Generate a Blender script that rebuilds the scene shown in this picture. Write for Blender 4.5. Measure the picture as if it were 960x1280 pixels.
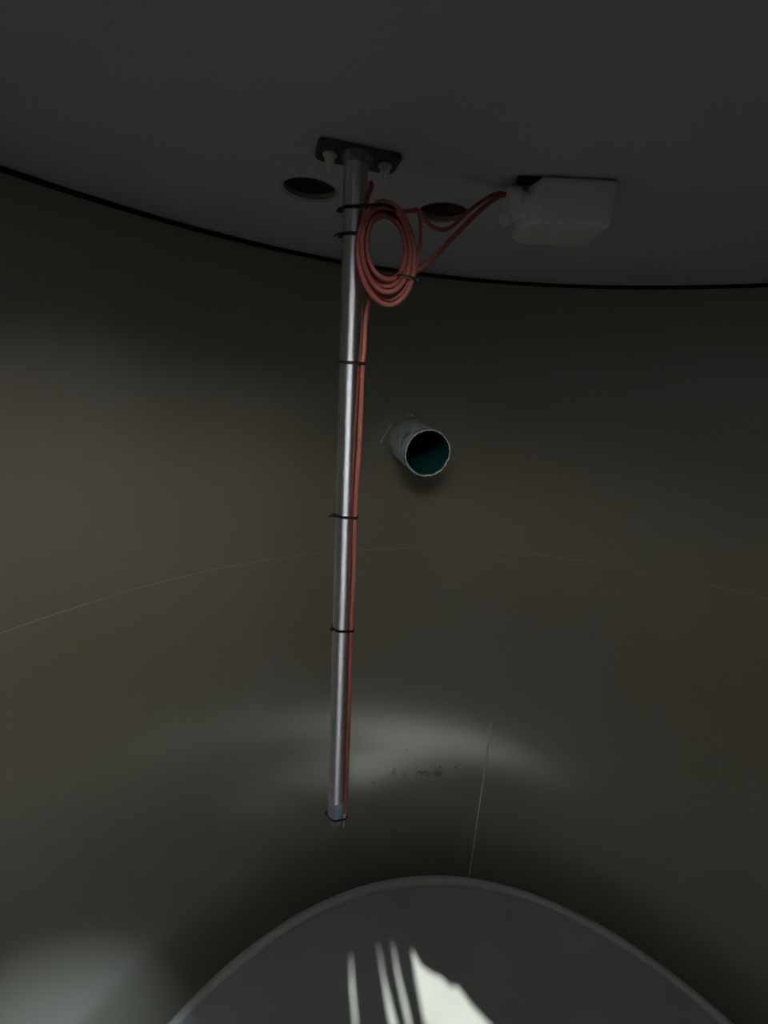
import bpy, bmesh, math, random
from mathutils import Vector, Matrix
random.seed(4)
for o in list(bpy.data.objects): bpy.data.objects.remove(o)
SC = bpy.context.scene
COL = SC.collection

# ------------------------------------------------------------------ camera
PITCH, ROLL = math.radians(-16.0), math.radians(3.7)
cd = bpy.data.cameras.new('camera'); cam = bpy.data.objects.new('camera', cd); COL.objects.link(cam)
fw = Vector((0, math.cos(PITCH), math.sin(PITCH))); up0 = Vector((0, -math.sin(PITCH), math.cos(PITCH))); rt0 = Vector((1, 0, 0))
c_, s_ = math.cos(ROLL), math.sin(ROLL)
rt = rt0 * c_ + up0 * s_; up = -rt0 * s_ + up0 * c_
m3 = Matrix((rt, up, -fw)).transposed()
cam.matrix_world = Matrix.Translation((-0.396, -0.165, 2.037)) @ m3.to_4x4()
cd.sensor_fit = 'AUTO'; cd.sensor_width = 36; cd.lens = 36 * 543 / 1280
cd.clip_start = 0.01
SC.camera = cam

# ------------------------------------------------------------------ daylight
CEIL = 2.3912
HX, HY, HR = -0.40, -0.16, 0.40            # the open manhole in the lid, above the viewer
w = bpy.data.worlds.new('sky'); SC.world = w; w.use_nodes = True
nt = w.node_tree; nt.nodes.clear()
tc = nt.nodes.new('ShaderNodeTexCoord')
mr = nt.nodes.new('ShaderNodeMapRange'); mr.inputs['From Min'].default_value = -0.25; mr.inputs['From Max'].default_value = 0.7
mr.inputs['To Min'].default_value = 0.0; mr.inputs['To Max'].default_value = 1.0
rp = nt.nodes.new('ShaderNodeValToRGB')
rp.color_ramp.elements[0].color = (0.06, 0.07, 0.09, 1); rp.color_ramp.elements[1].color = (0.95, 0.98, 1.0, 1)
bg = nt.nodes.new('ShaderNodeBackground'); bg.inputs['Strength'].default_value = 14.5
wo = nt.nodes.new('ShaderNodeOutputWorld')
dt = nt.nodes.new('ShaderNodeVectorMath'); dt.operation = 'DOT_PRODUCT'; dt.inputs[1].default_value = (0.25, -0.968, 0.0)   # the open side of the sky
nt.links.new(tc.outputs['Generated'], dt.inputs[0]); nt.links.new(dt.outputs['Value'], mr.inputs['Value'])
nt.links.new(mr.outputs['Result'], rp.inputs['Fac']); nt.links.new(rp.outputs['Color'], bg.inputs['Color'])
nt.links.new(bg.outputs[0], wo.inputs['Surface'])

SUN_DIR = Vector((0.33, 0.90, -2.39)).normalized()
sd = bpy.data.lights.new('sun', 'SUN'); sd.energy = 11.5; sd.angle = math.radians(0.5); sd.color = (0.94, 1.0, 0.98)
sun = bpy.data.objects.new('sun', sd); COL.objects.link(sun); sun.location = (-0.8, -1.6, 5)
sun.rotation_euler = SUN_DIR.to_track_quat('-Z', 'Y').to_euler()
pd = bpy.data.lights.new('manhole_portal', 'AREA'); pd.shape = 'DISK'; pd.size = 2 * HR; pd.cycles.is_portal = True
po = bpy.data.objects.new('manhole_portal', pd); COL.objects.link(po); po.location = (HX, HY, CEIL + 0.03)

# added spot, no known source: bluish glow at the foot of the left wall
td = bpy.data.lights.new('added_glow_spot', 'SPOT'); td.energy = 230.0; td.color = (0.62, 0.80, 1.0); td.shadow_soft_size = 0.02
td.spot_size = math.radians(21); td.spot_blend = 1.0
to = bpy.data.objects.new('added_glow_spot', td); COL.objects.link(to); to.location = (-0.50, -0.22, 2.15)
to.rotation_euler = (Vector((-1.27, 0.53, -0.08)) - to.location).to_track_quat('-Z', 'Y').to_euler()

vs = SC.view_settings
vs.view_transform = 'Standard'; vs.look = 'None'; vs.gamma = 1; vs.use_curve_mapping = False; vs.exposure = 0.0

# ------------------------------------------------------------------ materials
def mat(name, col, rough=0.5, metal=0.0, col2=None, nscale=8.0, bump=0.0, bscale=40.0, coat=0.0, rvar=0.0, spec=0.5, stretch=(1, 1, 1), detail=4.0, ramp=(0.35, 0.7)):
    m = bpy.data.materials.new(name); m.use_nodes = True
    n = m.node_tree; b = n.nodes['Principled BSDF']
    b.inputs['Base Color'].default_value = (*col, 1); b.inputs['Roughness'].default_value = rough
    b.inputs['Metallic'].default_value = metal; b.inputs['Coat Weight'].default_value = coat; b.inputs['Coat Roughness'].default_value = 0.22; b.inputs['Coat IOR'].default_value = 1.5 + 0.85 * coat
    b.inputs['Specular IOR Level'].default_value = spec
    t = n.nodes.new('ShaderNodeTexCoord'); mp = n.nodes.new('ShaderNodeMapping'); mp.inputs['Scale'].default_value = stretch
    n.links.new(t.outputs['Object'], mp.inputs[0])
    if col2 or rvar:
        nz = n.nodes.new('ShaderNodeTexNoise'); nz.inputs['Scale'].default_value = nscale; nz.inputs['Detail'].default_value = detail
        n.links.new(mp.outputs[0], nz.inputs['Vector'])
        if col2:
            r = n.nodes.new('ShaderNodeValToRGB')
            r.color_ramp.elements[0].position = ramp[0]; r.color_ramp.elements[1].position = ramp[1]
            r.color_ramp.elements[0].color = (*col, 1); r.color_ramp.elements[1].color = (*col2, 1)
            n.links.new(nz.outputs['Fac'], r.inputs['Fac']); n.links.new(r.outputs['Color'], b.inputs['Base Color'])
        if rvar:
            q = n.nodes.new('ShaderNodeMapRange'); q.inputs['To Min'].default_value = rough - rvar; q.inputs['To Max'].default_value = rough + rvar
            n.links.new(nz.outputs['Fac'], q.inputs['Value']); n.links.new(q.outputs[0], b.inputs['Roughness'])
    if bump:
        nb = n.nodes.new('ShaderNodeTexNoise'); nb.inputs['Scale'].default_value = bscale; nb.inputs['Detail'].default_value = 3
        bp = n.nodes.new('ShaderNodeBump'); bp.inputs['Strength'].default_value = bump; bp.inputs['Distance'].default_value = 0.004
        n.links.new(mp.outputs[0], nb.inputs['Vector']); n.links.new(nb.outputs['Fac'], bp.inputs['Height'])
        n.links.new(bp.outputs[0], b.inputs['Normal'])
    return m

M_WALL = mat('painted_tank_wall', (0.275, 0.244, 0.158), 0.24, col2=(0.285, 0.262, 0.195), nscale=1.6, rvar=0.03, bump=0.02, bscale=6, coat=1.0, spec=0.9)
M_FLOOR = mat('tank_floor', (0.200, 0.202, 0.182), 0.32, col2=(0.240, 0.242, 0.220), nscale=3, rvar=0.05)
M_RIMBAND = mat('floor_rim', (0.34, 0.32, 0.29), 0.4, col2=(0.28, 0.27, 0.25), nscale=5)
M_CEIL = mat('grey_lid', (0.66, 0.66, 0.74), 0.7, col2=(0.70, 0.70, 0.77), nscale=3, bump=0.08, bscale=30)
M_SEAL = mat('black_seal', (0.012, 0.010, 0.011), 0.9)
M_LIP = mat('raw_lid_edge', (0.42, 0.38, 0.38), 0.8, col2=(0.50, 0.47, 0.44), nscale=25)
M_CAVITY = mat('dark_cavity', (0.26, 0.23, 0.24), 0.95, col2=(0.30, 0.20, 0.15), nscale=20)
M_BEAD = mat('seam_bead', (0.80, 0.76, 0.68), 0.28, col2=(0.62, 0.55, 0.48), nscale=6, ramp=(.4, .6))
M_SEAM = mat('wall_seam', (0.33, 0.31, 0.24), 0.35, col2=(0.27, 0.25, 0.19), nscale=3, ramp=(.4, .6))
M_STEEL = mat('brushed_steel_tube', (0.88, 0.87, 0.85), 0.50, 1.0, col2=(0.74, 0.73, 0.71), nscale=30, rvar=0.05, bump=0.1, bscale=120, stretch=(1, 1, 0.25))
def anis(m):
    n = m.node_tree; b = n.nodes['Principled BSDF']
    tg = n.nodes.new('ShaderNodeTangent'); tg.direction_type = 'RADIAL'; tg.axis = 'Z'
    b.inputs['Anisotropic'].default_value = 0.95; b.inputs['Anisotropic Rotation'].default_value = 0.25
    n.links.new(tg.outputs[0], b.inputs['Tangent'])
anis(M_STEEL)
M_PLATE = mat('weathered_steel_plate', (0.13, 0.105, 0.115), 0.45, 0.5, col2=(0.08, 0.065, 0.075), nscale=30)
M_ZINC = mat('zinc_bolt', (0.95, 0.96, 0.94), 0.3, 0.2, rvar=.05)
M_WELD = mat('weld_bead', (0.40, 0.36, 0.38), 0.4, 0.9, col2=(.25, .22, .23), nscale=80)
M_SKY_TINT = mat('painted_sky_reflection', (0.30, 0.35, 0.42), 0.4, col2=(0.34, 0.39, 0.45), nscale=20)  # sky reflection on the tube's foot, put into the colour
M_CABLE = mat('red_cable_jacket', (0.40, 0.095, 0.070), 0.40, col2=(0.46, 0.15, 0.10), nscale=12)
M_TIP = mat('bare_probe_tip', (0.62, 0.64, 0.58), 0.4, 0.3)
M_TIE = mat('black_nylon', (0.008, 0.008, 0.011), 0.5)
M_BOX = mat('white_polyethylene', (0.92, 0.91, 0.94), 0.35, col2=(0.87, 0.86, 0.90), nscale=9)
M_BOX2 = mat('white_cap_plastic', (0.88, 0.89, 0.88), 0.35)
M_STRIP = mat('matt_black', (0.02, 0.017, 0.025), 0.7)
M_PIPE_IN = mat('teal_pipe_bore', (0.012, 0.11, 0.105), 0.35, col2=(0.010, 0.125, 0.13), nscale=6)
M_RIM = mat('sawn_pipe_rim', (0.95, 0.97, 0.90), 0.6, col2=(0.40, 0.52, 0.45), nscale=30, ramp=(.45, .65))

def pipe_material():
    m = mat('green_pipe_with_cement_smears', (0.26, 0.30, 0.31), 0.7, bump=0.35, bscale=45)
    n = m.node_tree; b = n.nodes['Principled BSDF']
    t = n.nodes.new('ShaderNodeTexCoord')
    mp = n.nodes.new('ShaderNodeMapping'); mp.inputs['Scale'].default_value = (1, 1, 2.2)
    nz = n.nodes.new('ShaderNodeTexNoise'); nz.inputs['Scale'].default_value = 16; nz.inputs['Detail'].default_value = 6; nz.inputs['Distortion'].default_value = 1.2
    n.links.new(t.outputs['Object'], mp.inputs[0]); n.links.new(mp.outputs[0], nz.inputs['Vector'])
    r = n.nodes.new('ShaderNodeValToRGB'); e = r.color_ramp.elements
    e[0].position = 0.36; e[0].color = (0.06, 0.42, 0.20, 1); e[1].position = 0.42; e[1].color = (0.55, 0.62, 0.64, 1)
    x = e.new(0.55); x.color = (0.68, 0.73, 0.77, 1); x = e.new(0.68); x.color = (0.88, 0.90, 0.84, 1)
    # bare green band next to the sawn rim
    sp = n.nodes.new('ShaderNodeSeparateXYZ'); n.links.new(t.outputs['Object'], sp.inputs[0])
    q = n.nodes.new('ShaderNodeMapRange'); q.inputs['From Min'].default_value = 0.160; q.inputs['From Max'].default_value = 0.185
    q.inputs['To Min'].default_value = 0.0; q.inputs['To Max'].default_value = 0.10
    n.links.new(sp.outputs['Z'], q.inputs['Value'])
    su = n.nodes.new('ShaderNodeMath'); su.operation = 'SUBTRACT'
    n.links.new(nz.outputs['Fac'], su.inputs[0]); n.links.new(q.outputs[0], su.inputs[1])
    n.links.new(su.outputs[0], r.inputs['Fac']); n.links.new(r.outputs['Color'], b.inputs['Base Color'])
    return m
M_PIPE = pipe_material()

# small dark dirt marks low on the wall, part of the wall's own surface
def add_dirt(m, spots):
    n = m.node_tree; b = n.nodes['Principled BSDF']
    src = b.inputs['Base Color'].links[0].from_socket
    g = n.nodes.new('ShaderNodeNewGeometry')
    nz = n.nodes.new('ShaderNodeTexNoise'); nz.inputs['Scale'].default_value = 90; nz.inputs['Detail'].default_value = 3
    n.links.new(g.outputs['Position'], nz.inputs['Vector'])
    acc = None
    for (x, y, z, rx, rz, th) in spots:
        mp = n.nodes.new('ShaderNodeMapping'); mp.vector_type = 'TEXTURE'
        mp.inputs['Location'].default_value = (x, y, z); mp.inputs['Scale'].default_value = (rx, 0.3, rz)
        n.links.new(g.outputs['Position'], mp.inputs[0])
        ln = n.nodes.new('ShaderNodeVectorMath'); ln.operation = 'LENGTH'; n.links.new(mp.outputs[0], ln.inputs[0])
        q = n.nodes.new('ShaderNodeMapRange'); q.inputs['From Min'].default_value = 1.0; q.inputs['From Max'].default_value = 0.3
        n.links.new(ln.outputs['Value'], q.inputs['Value'])
        q2 = n.nodes.new('ShaderNodeMapRange'); q2.inputs['From Min'].default_value = th; q2.inputs['From Max'].default_value = th + 0.08
        n.links.new(nz.outputs['Fac'], q2.inputs['Value'])
        mu = n.nodes.new('ShaderNodeMath'); mu.operation = 'MULTIPLY'
        n.links.new(q.outputs[0], mu.inputs[0]); n.links.new(q2.outputs[0], mu.inputs[1])
        if acc is None: acc = mu.outputs[0]
        else:
            ad = n.nodes.new('ShaderNodeMath'); ad.operation = 'MAXIMUM'
            n.links.new(acc, ad.inputs[0]); n.links.new(mu.outputs[0], ad.inputs[1]); acc = ad.outputs[0]
    mx = n.nodes.new('ShaderNodeMix'); mx.data_type = 'RGBA'
    n.links.new(acc, mx.inputs['Factor']); n.links.new(src, mx.inputs['A']); mx.inputs['B'].default_value = (0.03, 0.028, 0.022, 1)
    n.links.new(mx.outputs['Result'], b.inputs['Base Color'])
add_dirt(M_WALL, [(-0.282, 1.30, 0.447, 0.012, 0.03, 0.42), (-0.236, 1.30, 0.435, 0.02, 0.03, 0.45), (-0.15, 1.30, 0.425, 0.05, 0.022, 0.46),
                  (-0.09, 1.30, 0.43, 0.035, 0.028, 0.40), (-0.369, 1.30, 0.407, 0.009, 0.009, 0.3), (-0.235, 1.30, 0.55, 0.008, 0.01, 0.3),
                  (-0.05, 1.30, 0.47, 0.09, 0.03, 0.56)])

# ------------------------------------------------------------------ helpers
def link(name, bm, m, parent=None, smooth=True, loc=None):
    me = bpy.data.meshes.new(name); bmesh.ops.recalc_face_normals(bm, faces=bm.faces); bm.to_mesh(me); bm.free()
    for f in me.polygons: f.use_smooth = smooth
    if smooth:
        try: me.set_sharp_from_angle(angle=math.radians(40))
        except Exception: pass
    me.materials.append(m)
    o = bpy.data.objects.new(name, me); COL.objects.link(o)
    if parent: o.parent = parent
    if loc: o.location = loc
    return o
def tag(o, label=None, cat=None, group=None, kind=None):
    if label: o['label'] = label
    if cat: o['category'] = cat
    if group: o['group'] = group
    if kind: o['kind'] = kind
    return o
def empty(name, loc):
    o = bpy.data.objects.new(name, None); COL.objects.link(o); o.location = loc; o.empty_display_size = 0.05; return o
def struct(name, bm, m, smooth=True, label=None):
    o = link(name, bm, m, None, smooth); o['kind'] = 'structure'
    if label: o['label'] = label
    return o
def tube(bm, pts, r, n=10, closed=False, caps=True):
    pts = [Vector(p) for p in pts]; N = len(pts); rings = []
    tan = []
    for i in range(N):
        a = pts[(i - 1) % N] if (closed or i > 0) else pts[i]
        b = pts[(i + 1) % N] if (closed or i < N - 1) else pts[i]
        tan.append((b - a).normalized())
    ref = Vector((0, 0, 1)) if abs(tan[0].z) < 0.8 else Vector((1, 0, 0))
    nrm = (ref - tan[0] * ref.dot(tan[0])).normalized()
    for i in range(N):
        nrm = (nrm - tan[i] * nrm.dot(tan[i])).normalized(); bn = tan[i].cross(nrm)
        rr = r[i] if isinstance(r, (list, tuple)) else r
        rings.append([bm.verts.new(pts[i] + (nrm * math.cos(2 * math.pi * k / n) + bn * math.sin(2 * math.pi * k / n)) * rr) for k in range(n)])
    for i in range(N if closed else N - 1):
        A, B = rings[i], rings[(i + 1) % N]
        off = 0
        if closed and i == N - 1:
            off = min(range(n), key=lambda s: (A[0].co - B[s].co).length)
        for k in range(n):
            bm.faces.new((A[k], A[(k + 1) % n], B[(k + 1 + off) % n], B[(k + off) % n]))
    if not closed and caps:
        bm.faces.new(rings[0][::-1]); bm.faces.new(rings[-1])
    return bm
def smooth_path(pts, sub=8):
    P = [Vector(p) for p in pts]; P = [2 * P[0] - P[1]] + P + [2 * P[-1] - P[-2]]; out = []
    for i in range(1, len(P) - 2):
        p0, p1, p2, p3 = P[i - 1:i + 3]
        for k in range(sub):
            t = k / sub
            out.append(0.5 * ((2 * p1) + (p2 - p0) * t + (2 * p0 - 5 * p1 + 4 * p2 - p3) * t * t + (3 * p1 - p0 - 3 * p2 + p3) * t ** 3))
    out.append(P[-2]); return out
def lathe(bm, prof, n=96, mtx=None, closed=False):
    rings = []
    for r, z in prof:
        if r < 1e-6: rings.append([bm.verts.new((0, 0, z))])
        else: rings.append([bm.verts.new((r * math.cos(2 * math.pi * k / n), r * math.sin(2 * math.pi * k / n), z)) for k in range(n)])
    vs = [v for g in rings for v in g]
    for i in range(len(rings) if closed else len(rings) - 1):
        A, B = rings[i], rings[(i + 1) % len(rings)]
        for k in range(n):
            l = (k + 1) % n
            if len(A) == 1 and len(B) == 1: break
            if len(A) == 1: bm.faces.new((A[0], B[l], B[k]))
            elif len(B) == 1: bm.faces.new((A[k], A[l], B[0]))
            else: bm.faces.new((A[k], A[l], B[l], B[k]))
    if mtx: bmesh.ops.transform(bm, matrix=mtx, verts=vs)
    return bm
def box(bm, c, s, mtx=None, bev=0.0):
    r = bmesh.ops.create_cube(bm, size=1.0); v = r['verts']
    bmesh.ops.scale(bm, vec=s, verts=v)
    if bev:
        e = list({e for x in v for e in x.link_edges})
        bb = bmesh.ops.bevel(bm, geom=e, offset=bev, segments=3, affect='EDGES', profile=0.6); v = list({x for f in bb['faces'] for x in f.verts} | {x for x in v if x.is_valid})
    bmesh.ops.translate(bm, vec=c, verts=v)
    if mtx: bmesh.ops.transform(bm, matrix=mtx, verts=v)
    return bm

# ------------------------------------------------------------------ the tank
PROF = [(1.40, 2.382), (1.40, 1.463), (1.40, 0.90), (1.396, 0.70), (1.385, 0.52), (1.365, 0.36), (1.335, 0.22), (1.29, 0.10), (1.22, 0.017)]
def dense(prof, sub=5):
    return [(p.x, p.z) for p in smooth_path([(r, 0, z) for r, z in prof], sub)]
WP = [(1.40, 2.382), (1.40, 1.463), (1.3822, 1.0), (1.3629, 0.5), (1.3475, 0.1), (1.335, -0.22)] + dense([(1.331, -0.26), (1.32, -0.285), (1.29, -0.292)], 3)
bm = bmesh.new()
lathe(bm, WP + [(1.20, -0.293), (1.20, -0.36), (1.49, -0.36), (1.49, 2.382)], 192, closed=True)
wall = struct('wall_round', bm, M_WALL, label='curved grey brown glossy tank wall')

# stub pipe axis
SB = Vector((-0.322, 1.363, 1.862))
nrm = Vector((-SB.x, -SB.y, 0)).normalized()
SD = (nrm + Vector((0.02, 0, -0.06))).normalized()
SR, SL = 0.074, 0.198
q = SD.to_track_quat('Z', 'Y').to_matrix().to_4x4()
SM = Matrix.Translation(SB) @ q
# cut the pipe's passage through the wall
bmc = bmesh.new(); lathe(bmc, [(0, -0.3), (SR + 0.0006, -0.3), (SR + 0.0006, 0.12), (0, 0.12)], 64, SM)
bmesh.ops.recalc_face_normals(bmc, faces=bmc.faces)
mc = bpy.data.meshes.new('c'); bmc.to_mesh(mc); bmc.free(); oc = bpy.data.objects.new('c', mc); COL.objects.link(oc)
md = wall.modifiers.new('b', 'BOOLEAN'); md.operation = 'DIFFERENCE'; md.solver = 'EXACT'; md.object = oc
dg = bpy.context.evaluated_depsgraph_get(); dg.update()
nm = bpy.data.meshes.new_from_object(wall.evaluated_get(dg)); wall.modifiers.clear(); wall.data = nm
bpy.data.objects.remove(oc)
for f in wall.data.polygons: f.use_smooth = True
try: wall.data.set_sharp_from_angle(angle=math.radians(40))
except Exception: pass

bm = bmesh.new()
lathe(bm, [(0, -0.012)] + [(r, -0.012 * (1 - (r / 1.16) ** 2)) for r in [0.1 * k for k in range(1, 12)]] + [(1.190, 0.003), (1.190, -0.05), (0, -0.05)], 192)
struct('floor', bm, M_FLOOR, label='dark glossy round tank floor')
bm = bmesh.new()
lathe(bm, [(1.1905, -0.05), (1.1905, 0.004), (1.195, 0.011), (1.203, 0.016), (1.213, 0.017), (1.226, 0.010), (1.235, -0.006), (1.238, -0.03), (1.238, -0.292), (1.1905, -0.292)], 192, closed=True)
struct('trim_10', bm, M_RIMBAND, label='paler raised rim around the round floor')

# lid: underside with two round knockout holes and the manhole
def circ(cx, cy, r, n): return [(cx + r * math.cos(2 * math.pi * k / n), cy + r * math.sin(2 * math.pi * k / n)) for k in range(n)]
HOLES = [(-0.578, 0.803, 0.051), (-0.313, 0.874, 0.052)]
LID_T = 0.011
def sheet(bm, z, loops):
    es = []; rings = []
    for L in loops:
        v = [bm.verts.new((x, y, z)) for x, y in L]; rings.append(v)
        for i in range(len(v)): es.append(bm.edges.new((v[i], v[(i + 1) % len(v)])))
    bmesh.ops.triangle_fill(bm, edges=es, use_beauty=True, use_dissolve=False)
    return rings
loops = [circ(0, 0, 1.49, 128)] + [circ(x, y, r, 40) for x, y, r in HOLES] + [circ(HX, HY, HR, 64)]
bm = bmesh.new()
A = sheet(bm, CEIL, loops); B = sheet(bm, CEIL + LID_T, loops)
for a, b in zip(A, B):
    for i in range(len(a)):
        j = (i + 1) % len(a); bm.faces.new((a[i], a[j], b[j], b[i]))
struct('ceiling', bm, M_CEIL, smooth=False, label='grey flat tank lid with two round holes')
# the hollow above each hole, closed on top
for i, (x, y, r) in enumerate(HOLES):
    bm = bmesh.new()
    lathe(bm, [(r + 0.012, CEIL + LID_T), (r + 0.012, CEIL + 0.05), (0, CEIL + 0.05), (0, CEIL + 0.115), (r + 0.024, CEIL + 0.115), (r + 0.024, CEIL + LID_T)], 48, Matrix.Translation((x, y, 0)))
    struct('trim_%d' % (i + 1), bm, M_CAVITY)
    bm = bmesh.new()   # pale raw edge of the hole
    lathe(bm, [(r + 0.004, CEIL - 0.0008), (r - 0.001, CEIL + 0.002), (r - 0.001, CEIL + LID_T), (r + 0.0005, CEIL + LID_T), (r + 0.0005, CEIL + 0.003), (r + 0.004, CEIL)], 48, Matrix.Translation((x, y, 0)), closed=True)
    struct('trim_%d' % (i + 3), bm, M_LIP)
# manhole neck
NECK = 0.23
bm = bmesh.new()
lathe(bm, [(HR, CEIL + LID_T), (HR, CEIL + NECK), (HR + 0.05, CEIL + NECK), (HR + 0.05, CEIL + LID_T)], 64, Matrix.Translation((HX, HY, 0)), closed=True)
struct('trim_5', bm, M_CEIL)
# black gasket between wall and lid, weld seams
bm = bmesh.new(); lathe(bm, [(1.396, 2.3905), (1.392, 2.387), (1.392, 2.384), (1.397, 2.381), (1.45, 2.381), (1.45, 2.3905)], 192, closed=True)
struct('trim_6', bm, M_SEAL, label='black rubber seal between wall and lid')
bm = bmesh.new(); tube(bm, [(1.4005 * math.cos(a), 1.4005 * math.sin(a), 1.463 + 0.002 * math.sin(9 * a)) for a in [2 * math.pi * k / 240 for k in range(240)]], 0.0014, 6, closed=True)
struct('trim_7', bm, M_SEAM, label='thin horizontal seam around the wall')
az = math.atan2(1.353, 0.115)
bm = bmesh.new(); tube(bm, [((r - 0.0005) * math.cos(az), (r - 0.0005) * math.sin(az), z) for r, z in [(1.4 - (1.463 - z) * 0.0385, z) for z in [0.70 - 0.08 * k for k in range(12)]]], [0.0012, 0.003, 0.0036, 0.0034, 0.003, 0.0026, 0.0022, 0.002, 0.002, 0.002, 0.002, 0.002], 8)
struct('trim_8', bm, M_BEAD, label='thin vertical seam low on the wall')

# unseen sun blocker added above the manhole, slotted to shape the floor's sun patch
HZ = 3.15
def up_to(x, y): # floor point -> point on the blocker's plane along the sunbeam
    k = HZ / -SUN_DIR.z; return (x - SUN_DIR.x * k, y - SUN_DIR.y * k)
sun_slots = [[(-0.186, 0.965), (-0.150, 0.915), (-0.110, 0.895), (-0.080, 0.888), (-0.050, 0.862), (-0.025, 0.866), (0.020, 0.815), (0.075, 0.770), (0.17, 0.70), (0.30, 0.63), (0.34, 0.59), (0.26, 0.59), (0.19, 0.50), (0.15, 0.48), (0.04, 0.48), (0.00, 0.735), (-0.135, 0.745), (-0.152, 0.77), (-0.172, 0.87)],
           [(-0.262, 1.00), (-0.234, 0.89), (-0.205, 0.80), (-0.180, 0.70), (-0.190, 0.70), (-0.218, 0.79), (-0.244, 0.89)],
           [(-0.318, 1.00), (-0.288, 0.88), (-0.244, 0.76), (-0.224, 0.68), (-0.240, 0.68), (-0.273, 0.78), (-0.295, 0.88)],
           [(-0.416, 0.955), (-0.398, 0.86), (-0.366, 0.70), (-0.375, 0.70), (-0.405, 0.84)]]
cx, cy = HX - 0.06, HY - 0.30
loops = [circ(cx, cy, 0.50, 64)] + [[up_to(*p) for p in L] for L in sun_slots]
bm = bmesh.new(); A = sheet(bm, HZ, loops); B = sheet(bm, HZ + 0.004, loops)
for a, b in zip(A, B):
    for i in range(len(a)):
        j = (i + 1) % len(a); bm.faces.new((a[i], a[j], b[j], b[i]))
for a in (0.6, 2.5, 4.4):
    tube(bm, [(HX + 0.42 * math.cos(a), HY + 0.42 * math.sin(a), CEIL + NECK), (HX + 0.42 * math.cos(a), HY + 0.42 * math.sin(a), HZ)], 0.012, 8)
struct('trim_9', bm, M_CEIL, smooth=False)

# ------------------------------------------------------------------ steel pole with its plate
PT = Vector((-0.476, 0.651, 2.391)); PB = Vector((-0.4655, 0.651, 1.005)); PRD = 0.0195
pole = empty('mounting_pole', PT)
tag(pole, 'long shiny steel tube hanging straight down from the lid, bolted on by a small plate', 'pole')
def rel(o): o.location = -PT; return o
def axis(z): t = (PT.z - z) / (PT.z - PB.z); return PT.lerp(PB, t)
bm = bmesh.new(); P0, P1 = axis(2.384), axis(1.080)
tube(bm, [P0.lerp(P1, k / 20) for k in range(21)], PRD, 40)
rel(link('tube', bm, M_STEEL, pole))
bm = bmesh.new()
tube(bm, [axis(1.080), axis(1.078), axis(1.03), axis(1.014), axis(1.008), axis(1.004)], [PRD, PRD + .0006, PRD + .0006, PRD - .0005, PRD - 0.004, PRD - .009], 40)  # tube's lower end, sky reflection painted as blue grey
s = rel(link('sky_tinted_end', bm, M_SKY_TINT, pole)); s['label'] = 'lower tube end with its blue grey sky reflection coloured in'
# mounting plate
PR = Matrix.Translation((PT.x + 0.002, PT.y + 0.006, 0)) @ Matrix.Rotation(math.radians(16), 4, 'Z')
def rrect(hx, hy, r, n=6):
    out = []
    for sx, sy, a0 in ((1, 1, 0), (-1, 1, 90), (-1, -1, 180), (1, -1, 270)):
        for k in range(n + 1):
            a = math.radians(a0 + 90 * k / n); out.append((sx * (hx - r) + r * math.cos(a), sy * (hy - r) + r * math.sin(a)))
    return out
bm = bmesh.new(); L = rrect(0.066, 0.030, 0.012)
rings = []
for z, k in ((2.3835, 0.985), (2.3845, 1.0), (2.3905, 1.0)):
    rings.append([bm.verts.new((x * k, y * k, z)) for x, y in L])
for a, b in zip(rings, rings[1:]):
    for i in range(len(a)):
        j = (i + 1) % len(a); bm.faces.new((a[i], a[j], b[j], b[i]))
bm.faces.new(rings[0][::-1]); bm.faces.new(rings[-1])
bmesh.ops.transform(bm, matrix=PR, verts=bm.verts)
plate = rel(link('mounting_plate', bm, M_PLATE, pole))
bm = bmesh.new(); lathe(bm, [(PRD - .001, 2.372), (PRD + .002, 2.374), (PRD + .007, 2.3795), (PRD + .008, 2.384), (PRD - .001, 2.384)], 40, Matrix.Translation((PT.x, PT.y, 0)))
rel(link('weld_bead', bm, M_WELD, pole))
for sx in (-1, 1):
    bm = bmesh.new(); T = PR @ Matrix.Translation((sx * 0.045, 0.0, 0))
    lathe(bm, [(0, 2.359), (0.003, 2.359), (0.004, 2.3605), (0.004, 2.3835)], 20, T)
    lathe(bm, [(0.004, 2.3725), (0.0072, 2.3725), (0.0083, 2.3737), (0.0083, 2.3805), (0.004, 2.3805)], 6, T)
    lathe(bm, [(0.004, 2.3808), (0.0112, 2.3808), (0.0112, 2.3833), (0.004, 2.3833)], 28, T)
    rel(link('bolt', bm, M_ZINC, pole))

# ------------------------------------------------------------------ red sensor cable
cab = empty('sensor_cable', (-0.43, 0.64, 2.32))
tag(cab, 'red sensor cable coiled beside the pole top and running down to its lower end', 'cable')
CR = 0.0042
bm = bmesh.new()
def loop(cx, cz, a, b, y0, tilt, yt, n=48, ph=0.0, wob=0.0):
    pts = []
    for k in range(n):
        t = 2 * math.pi * k / n
        x = a * math.cos(t); z = b * math.sin(t)
        X = x * math.cos(tilt) - z * math.sin(tilt); Z = x * math.sin(tilt) + z * math.cos(tilt)
        pts.append((cx + X, y0 + yt * X + wob * math.sin(3 * t + ph), cz + Z))
    return pts
LOOPS = [(-0.4180, 2.2420, 0.0460, 0.0730, 0.626, 0.12, 0.30), (-0.4190, 2.2480, 0.0430, 0.0690, 0.634, 0.16, 0.20),
         (-0.4190, 2.2480, 0.0390, 0.0610, 0.622, 0.10, 0.35), (-0.4195, 2.2500, 0.0350, 0.0520, 0.636, 0.14, 0.15),
         (-0.4195, 2.2525, 0.0315, 0.0460, 0.627, 0.10, 0.40), (-0.4200, 2.2410, 0.0420, 0.0660, 0.643, 0.06, 0.10),
         (-0.4160, 2.2510, 0.0370, 0.0600, 0.640, 0.20, 0.25)]
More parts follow.
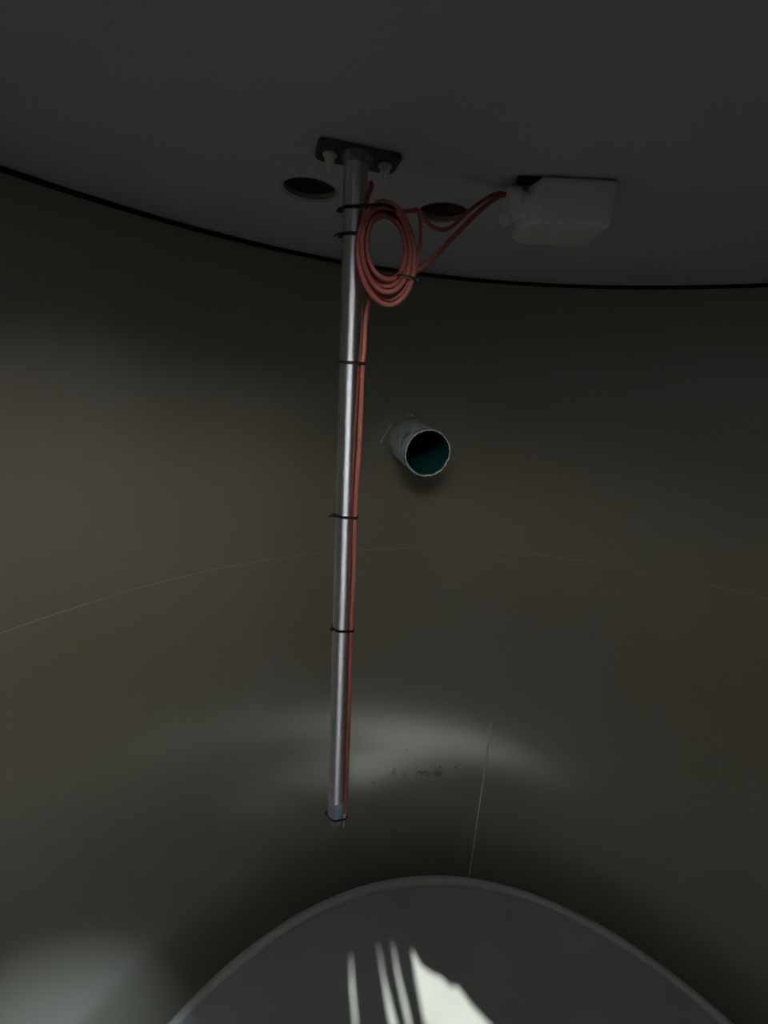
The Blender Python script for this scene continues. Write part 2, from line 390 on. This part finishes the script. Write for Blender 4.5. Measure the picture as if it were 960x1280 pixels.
for i, (lx, lz, a, b, y0, tl, yt) in enumerate(LOOPS):
    tube(bm, loop(lx, lz, a, b, y0, tl, yt, ph=i, wob=0.003), CR, 10, closed=True)
# loose bight rising to the right and the run to the plastic box
tube(bm, smooth_path([(-0.398, 0.640, 2.190), (-0.378, 0.640, 2.212), (-0.366, 0.640, 2.245), (-0.366, 0.650, 2.290), (-0.371, 0.660, 2.318), (-0.380, 0.668, 2.322), (-0.400, 0.660, 2.316), (-0.430, 0.650, 2.306)]), CR * 0.8, 8)
tube(bm, smooth_path([(-0.392, 0.636, 2.205), (-0.372, 0.640, 2.222), (-0.345, 0.655, 2.245), (-0.304, 0.690, 2.297), (-0.263, 0.720, 2.345), (-0.232, 0.733, 2.372), (-0.214, 0.735, 2.378), (-0.196, 0.735, 2.372)]), CR, 10)
tube(bm, smooth_path([(-0.372, 0.662, 2.318), (-0.345, 0.668, 2.30), (-0.315, 0.690, 2.307), (-0.272, 0.722, 2.352), (-0.232, 0.738, 2.380), (-0.196, 0.738, 2.376)]), CR * 0.8, 8)
# strand from the plate down into the coil
tube(bm, smooth_path([(-0.453, 0.676, 2.360), (-0.451, 0.666, 2.350), (-0.455, 0.650, 2.332), (-0.459, 0.638, 2.300), (-0.455, 0.634, 2.26), (-0.452, 0.630, 2.22)]), CR, 10)
# straight run down the pole, slightly slack between the ties
def onpole(z, dx=0.0225, dy=-0.011): a = axis(z); return (a.x + dx, a.y + dy, z)
run = [(-0.436, 0.652, 2.215), (-0.443, 0.655, 2.185)]
run += [onpole(2.15, 0.0245, 0.006), onpole(2.10, 0.0243, 0.002), onpole(2.075, 0.0232, -0.004), onpole(2.02, 0.0236, -0.008), onpole(1.93, 0.0232, -0.012), onpole(1.793, 0.0205, -0.0135),
        onpole(1.68, 0.0222, -0.012), onpole(1.546, 0.0215, -0.012), onpole(1.42, 0.0225, -0.010), onpole(1.25, 0.0235, -0.008), onpole(1.10, 0.0232, -0.008), onpole(1.045, 0.0222, -0.010)]
tube(bm, smooth_path(run, 6), CR, 12)
o = link('jacket', bm, M_CABLE, cab); o.location = -cab.location
bm = bmesh.new(); a = Vector(onpole(1.046, 0.0222, -0.010))
tube(bm, [a, a + Vector((0, 0, -.006)), a + Vector((0.0, 0, -.0065)), a + Vector((-0.002, 0, -.045)), a + Vector((-0.002, 0, -.047))], [0.0044, 0.0044, 0.0027, 0.0025, 0.001], 12)
o = link('probe_tip', bm, M_TIP, cab); o.location = -cab.location; o['label'] = 'pale thin bare tip at the end of the red cable'

# ------------------------------------------------------------------ cable ties
def tie(z, label, circs, tailang, tail=0.02, slant=0.0, group='black ties around the pole', sag=0.0):
    # hull of the circles bound together
    c0 = Vector((sum(c[0] for c in circs) / len(circs), sum(c[1] for c in circs) / len(circs), z))
    t = empty('cable_tie', c0); tag(t, label, 'cable tie', group)
    pts = []
    for k in range(72):
        th = 2 * math.pi * k / 72; d = Vector((math.cos(th), math.sin(th)))
        b = max(circs, key=lambda c: c[0] * d.x + c[1] * d.y + c[2])
        x, y = b[0] + d.x * (b[2] + 0.0011), b[1] + d.y * (b[2] + 0.0011)
        if not pts or (Vector((x, y)) - Vector(pts[-1][:2])).length > 0.0006: pts.append((x, y, z + slant * (x - c0.x)))
    bm = bmesh.new()
    N = len(pts); R = []
    for i in range(N):
        a = Vector(pts[i - 1]); b = Vector(pts[(i + 1) % N]); tg = (b - a).normalized(); nn = Vector((tg.y, -tg.x, 0)).normalized()
        p = Vector(pts[i]); R.append([bm.verts.new(p + nn * u * 0.0009 + Vector((0, 0, v * 0.0022))) for u, v in ((-1, -1), (1, -1), (1, 1), (-1, 1))])
    for i in range(N):
        A, B = R[i], R[(i + 1) % N]
        for k in range(4): bm.faces.new((A[k], A[(k + 1) % 4], B[(k + 1) % 4], B[k]))
    o = link('strap', bm, M_TIE, t); o.location = -c0
    th = math.radians(tailang); d = Vector((math.cos(th), math.sin(th), 0)); b = circs[0]
    hp = Vector((b[0] + d.x * (b[2] + 0.004), b[1] + d.y * (b[2] + 0.004), z + slant * (b[0] - c0.x)))
    bm = bmesh.new(); box(bm, (0, 0, 0), (0.006, 0.0055, 0.007), Matrix.Translation(hp) @ Matrix.Rotation(th, 4, 'Z'), 0.0008)
    o = link('head', bm, M_TIE, t); o.location = -c0
    if tail:
        bm = bmesh.new(); side = Vector((-d.y, d.x, 0))
        tube(bm, smooth_path([hp, hp + d * tail * 0.5 + side * 0.002, hp + d * tail + Vector((0, 0, -0.003))], 5), [0.0016] * 10 + [0.0008], 6)
        o = link('tail', bm, M_TIE, t); o.location = -c0
    return t
def pc(z): a = axis(z); return (a.x, a.y, PRD)
def cc(z, dx, dy): a = axis(z); return (a.x + dx, a.y + dy, CR)
tie(2.306, 'black cable tie highest on the pole, binding the top of the red coil', [pc(2.306), (-0.424, 0.616, 0.014)], 190, 0.006, slant=-0.10)
tie(2.272, 'black cable tie second from the top, around the pole and left side of the coil', [pc(2.272), (-0.457, 0.634, 0.005)], 195, 0.010, slant=0.0)
tie(2.075, 'black cable tie on the pole just below the red coil, level strap without a tail', [pc(2.075), cc(2.075, 0.0232, -0.004)], 150, 0.0)
tie(1.793, 'black cable tie on the pole just below the green pipe stub, short tail at left', [pc(1.793), cc(1.793, 0.0205, -0.0135)], 205, 0.010)
tie(1.546, 'black cable tie on the pole midway between pipe stub level and pole end', [pc(1.546), cc(1.546, 0.0215, -0.012)], 215, 0.0)
tie(1.032, 'black cable tie lowest on the pole, around its blue grey end', [pc(1.032), cc(1.045, 0.0222, -0.010)], 185, 0.0)
# the tie round the lower right of the coil
ct = Vector((-0.384, 0.640, 2.214)); t = empty('cable_tie', ct)
tag(t, 'black cable tie around the lower right of the red coil, clear of the pole', 'cable tie', 'black ties around the pole'); del t['group']
bm = bmesh.new(); u1 = Vector((0.98, 0.1, -0.12)).normalized(); u2 = Vector((0, 1, 0))
tube(bm, [ct + u1 * 0.016 * math.cos(a) + u2 * 0.017 * math.sin(a) for a in [2 * math.pi * k / 32 for k in range(32)]], 0.0014, 6, closed=True)
o = link('strap', bm, M_TIE, t); o.location = -ct
bm = bmesh.new(); box(bm, (0, 0, 0), (0.006, 0.005, 0.006), Matrix.Translation(ct + u1 * 0.019), 0.0008)
o = link('head', bm, M_TIE, t); o.location = -ct

# ------------------------------------------------------------------ white plastic box under the lid
BX = Matrix.Translation((-0.180, 0.684, 0)) @ Matrix.Rotation(math.radians(-1.5), 4, 'Z')
jug = empty('plastic_box', (-0.115, 0.74, CEIL)); tag(jug, 'white plastic jug-shaped box with round neck fixed under the lid at right', 'box')
bm = bmesh.new()
# cross sections along x: (x, y0, y1, z0, z1)
secs = [(-0.014, 0.052, 0.082, 2.335, 2.374), (-0.008, 0.040, 0.100, 2.324, 2.386), (0.006, 0.006, 0.111, 2.3195, 2.3900), (0.016, 0.000, 0.113, 2.319, 2.3905),
        (0.030, -0.001, 0.114, 2.3192, 2.3905), (0.126, -0.001, 0.114, 2.3195, 2.3905), (0.134, 0.001, 0.112, 2.3215, 2.3900), (0.138, 0.008, 0.105, 2.330, 2.384)]
rings = []
for x, y0, y1, z0, z1 in secs:
    hy, hz = (y1 - y0) / 2, (z1 - z0) / 2; r = min(hy, hz) * 0.28
    rings.append([bm.verts.new(BX @ Vector((x, (y0 + y1) / 2 + a, (z0 + z1) / 2 + b))) for a, b in rrect(hy, hz, r, 5)])
for a, b in zip(rings, rings[1:]):
    for i in range(len(a)):
        j = (i + 1) % len(a); bm.faces.new((a[i], a[j], b[j], b[i]))
bm.faces.new(rings[0][::-1]); bm.faces.new(rings[-1])
o = link('body', bm, M_BOX, jug); o.location = -jug.location
bm = bmesh.new(); NK = BX @ Matrix.Translation((-0.010, 0.040, 2.360)) @ Matrix.Rotation(math.radians(-90), 4, 'Y')
lathe(bm, [(0, -0.02), (0.022, -0.02), (0.022, 0.004), (0.0265, 0.006), (0.0265, 0.024), (0.0245, 0.027), (0.012, 0.028), (0.010, 0.022), (0, 0.022)], 40, NK)
o = link('neck', bm, M_BOX2, jug); o.location = -jug.location
bm = bmesh.new(); KN = BX @ Matrix.Translation((-0.036, 0.026, 2.336))
lathe(bm, [(0, 0.010), (0.004, 0.009), (0.0045, 0.002), (0.010, 0.000), (0.0125, -0.005), (0.011, -0.010), (0.006, -0.0125), (0, -0.013)], 24, KN @ Matrix.Rotation(math.radians(14), 4, 'Y'))
tube(bm, [KN @ Vector((0, 0.002, -.003)), KN @ Vector((0.018, 0.010, 0.004)), KN @ Vector((0.028, 0.016, 0.008))], 0.005, 10)
o = link('spout', bm, M_BOX2, jug); o.location = -jug.location
bm = bmesh.new(); box(bm, (0, 0, 0), (0.040, 0.018, 0.006), BX @ Matrix.Translation((-0.008, 0.016, 2.3875)), 0.001)  # flat black strip under the lid, above the neck
o = link('black_strip', bm, M_STRIP, jug); o.location = -jug.location; o['label'] = 'black strip above the neck'
# moulded lug at the front lower edge
bm = bmesh.new(); box(bm, (0, 0, 0), (0.016, 0.006, 0.009), BX @ Matrix.Translation((0.026, 0.0, 2.323)), 0.002)
o = link('lug', bm, M_BOX2, jug); o.location = -jug.location

# ------------------------------------------------------------------ green pipe stub through the wall
pipe = empty('pipe_stub', SB); pipe.rotation_euler = q.to_euler()
tag(pipe, 'short green plastic pipe smeared with grey cement, sticking out of the wall', 'pipe')
def ragged(k, n, amp=0.0030):
    random.seed(k * 7 + 3); return random.uniform(-amp, amp) + 0.0012 * math.sin(5 * 2 * math.pi * k / n)
N = 96; bm = bmesh.new(); rr = []
for z, r in ((-0.10, SR), (0.0, SR), (0.05, SR + .0004), (0.10, SR), (0.15, SR + .0003), (SL - 0.006, SR), (SL, SR - 0.0006)):
    rr.append([bm.verts.new(((r) * math.cos(2 * math.pi * k / N), r * math.sin(2 * math.pi * k / N), z + (ragged(k, N) if z == SL else 0))) for k in range(N)])
for a, b in zip(rr, rr[1:]):
    for k in range(N): bm.faces.new((a[k], a[(k + 1) % N], b[(k + 1) % N], b[k]))
link('pipe_wall', bm, M_PIPE, pipe)
bm = bmesh.new(); ro = []
for r, dz in ((SR - 0.0006, 0), (SR - 0.0012, 0.0012), (SR - 0.0042, 0.0010), (SR - 0.0048, -0.001)):
    ro.append([bm.verts.new((r * math.cos(2 * math.pi * k / N), r * math.sin(2 * math.pi * k / N), SL + ragged(k, N) + dz)) for k in range(N)])
for a, b in zip(ro, ro[1:]):
    for k in range(N): bm.faces.new((a[k], a[(k + 1) % N], b[(k + 1) % N], b[k]))
for k in (3, 12, 13, 15, 38, 47, 60, 61, 63, 30, 80, 88):   # burrs left by the saw
    a = 2 * math.pi * k / N; box(bm, (0, 0, 0), (0.0045, 0.004, 0.004), Matrix.Translation(((SR - .004) * math.cos(a), (SR - .004) * math.sin(a), SL + ragged(k, N))) @ Matrix.Rotation(a + k, 4, 'Z'), 0.0006)
x = link('sawn_rim', bm, M_RIM, pipe); x['label'] = 'pale ragged cut edge'
bm = bmesh.new(); rr = []
for z, r in ((SL, SR - 0.0048), (0.1, SR - 0.005), (-0.10, SR - 0.005), (-0.6, SR - .005)):
    rr.append([bm.verts.new((r * math.cos(2 * math.pi * k / N), r * math.sin(2 * math.pi * k / N), z + (ragged(k, N) - 0.001 if z == SL else 0))) for k in range(N)])
for a, b in zip(rr, rr[1:]):
    for k in range(N): bm.faces.new((a[k], a[(k + 1) % N], b[(k + 1) % N], b[k]))
ce = bm.verts.new((0, 0, -0.6))
for k in range(N): bm.faces.new((rr[-1][(k + 1) % N], rr[-1][k], ce))
x = link('bore', bm, M_PIPE_IN, pipe); x['label'] = 'dark teal inside of the pipe'
# thin stray wire left in the wall beside the pipe
bm = bmesh.new()
wa = Vector((-0.391, 1.345, 1.918)); wb = Vector((-0.420, 1.318, 1.860))
tube(bm, smooth_path([wa, wa.lerp(wb, .35) + Vector((0, -.006, 0)), wa.lerp(wb, .8) + Vector((0, -.003, .004)), wb]), 0.0012, 6)
bmesh.ops.create_icosphere(bm, subdivisions=2, radius=0.0034, matrix=Matrix.Translation(wb))
o = link('wire_scrap', bm, mat('pale_wire', (0.85, 0.74, 0.52), 0.4)); tag(o, 'short pale wire poking out of the wall left of the green pipe', 'wire')
bm = bmesh.new(); bmesh.ops.create_icosphere(bm, subdivisions=2, radius=0.005, matrix=Matrix.Translation((-0.322, 1.360, 1.950)) @ Matrix.Diagonal((1, .6, .8, 1)))
bmesh.ops.create_icosphere(bm, subdivisions=1, radius=0.0025, matrix=Matrix.Translation((-0.334, 1.358, 1.953)))
o = link('cement_crumb', bm, mat('cement', (0.75, 0.70, 0.58), 0.8)); tag(o, 'tiny pale cement crumb stuck on the wall above the green pipe', 'cement')
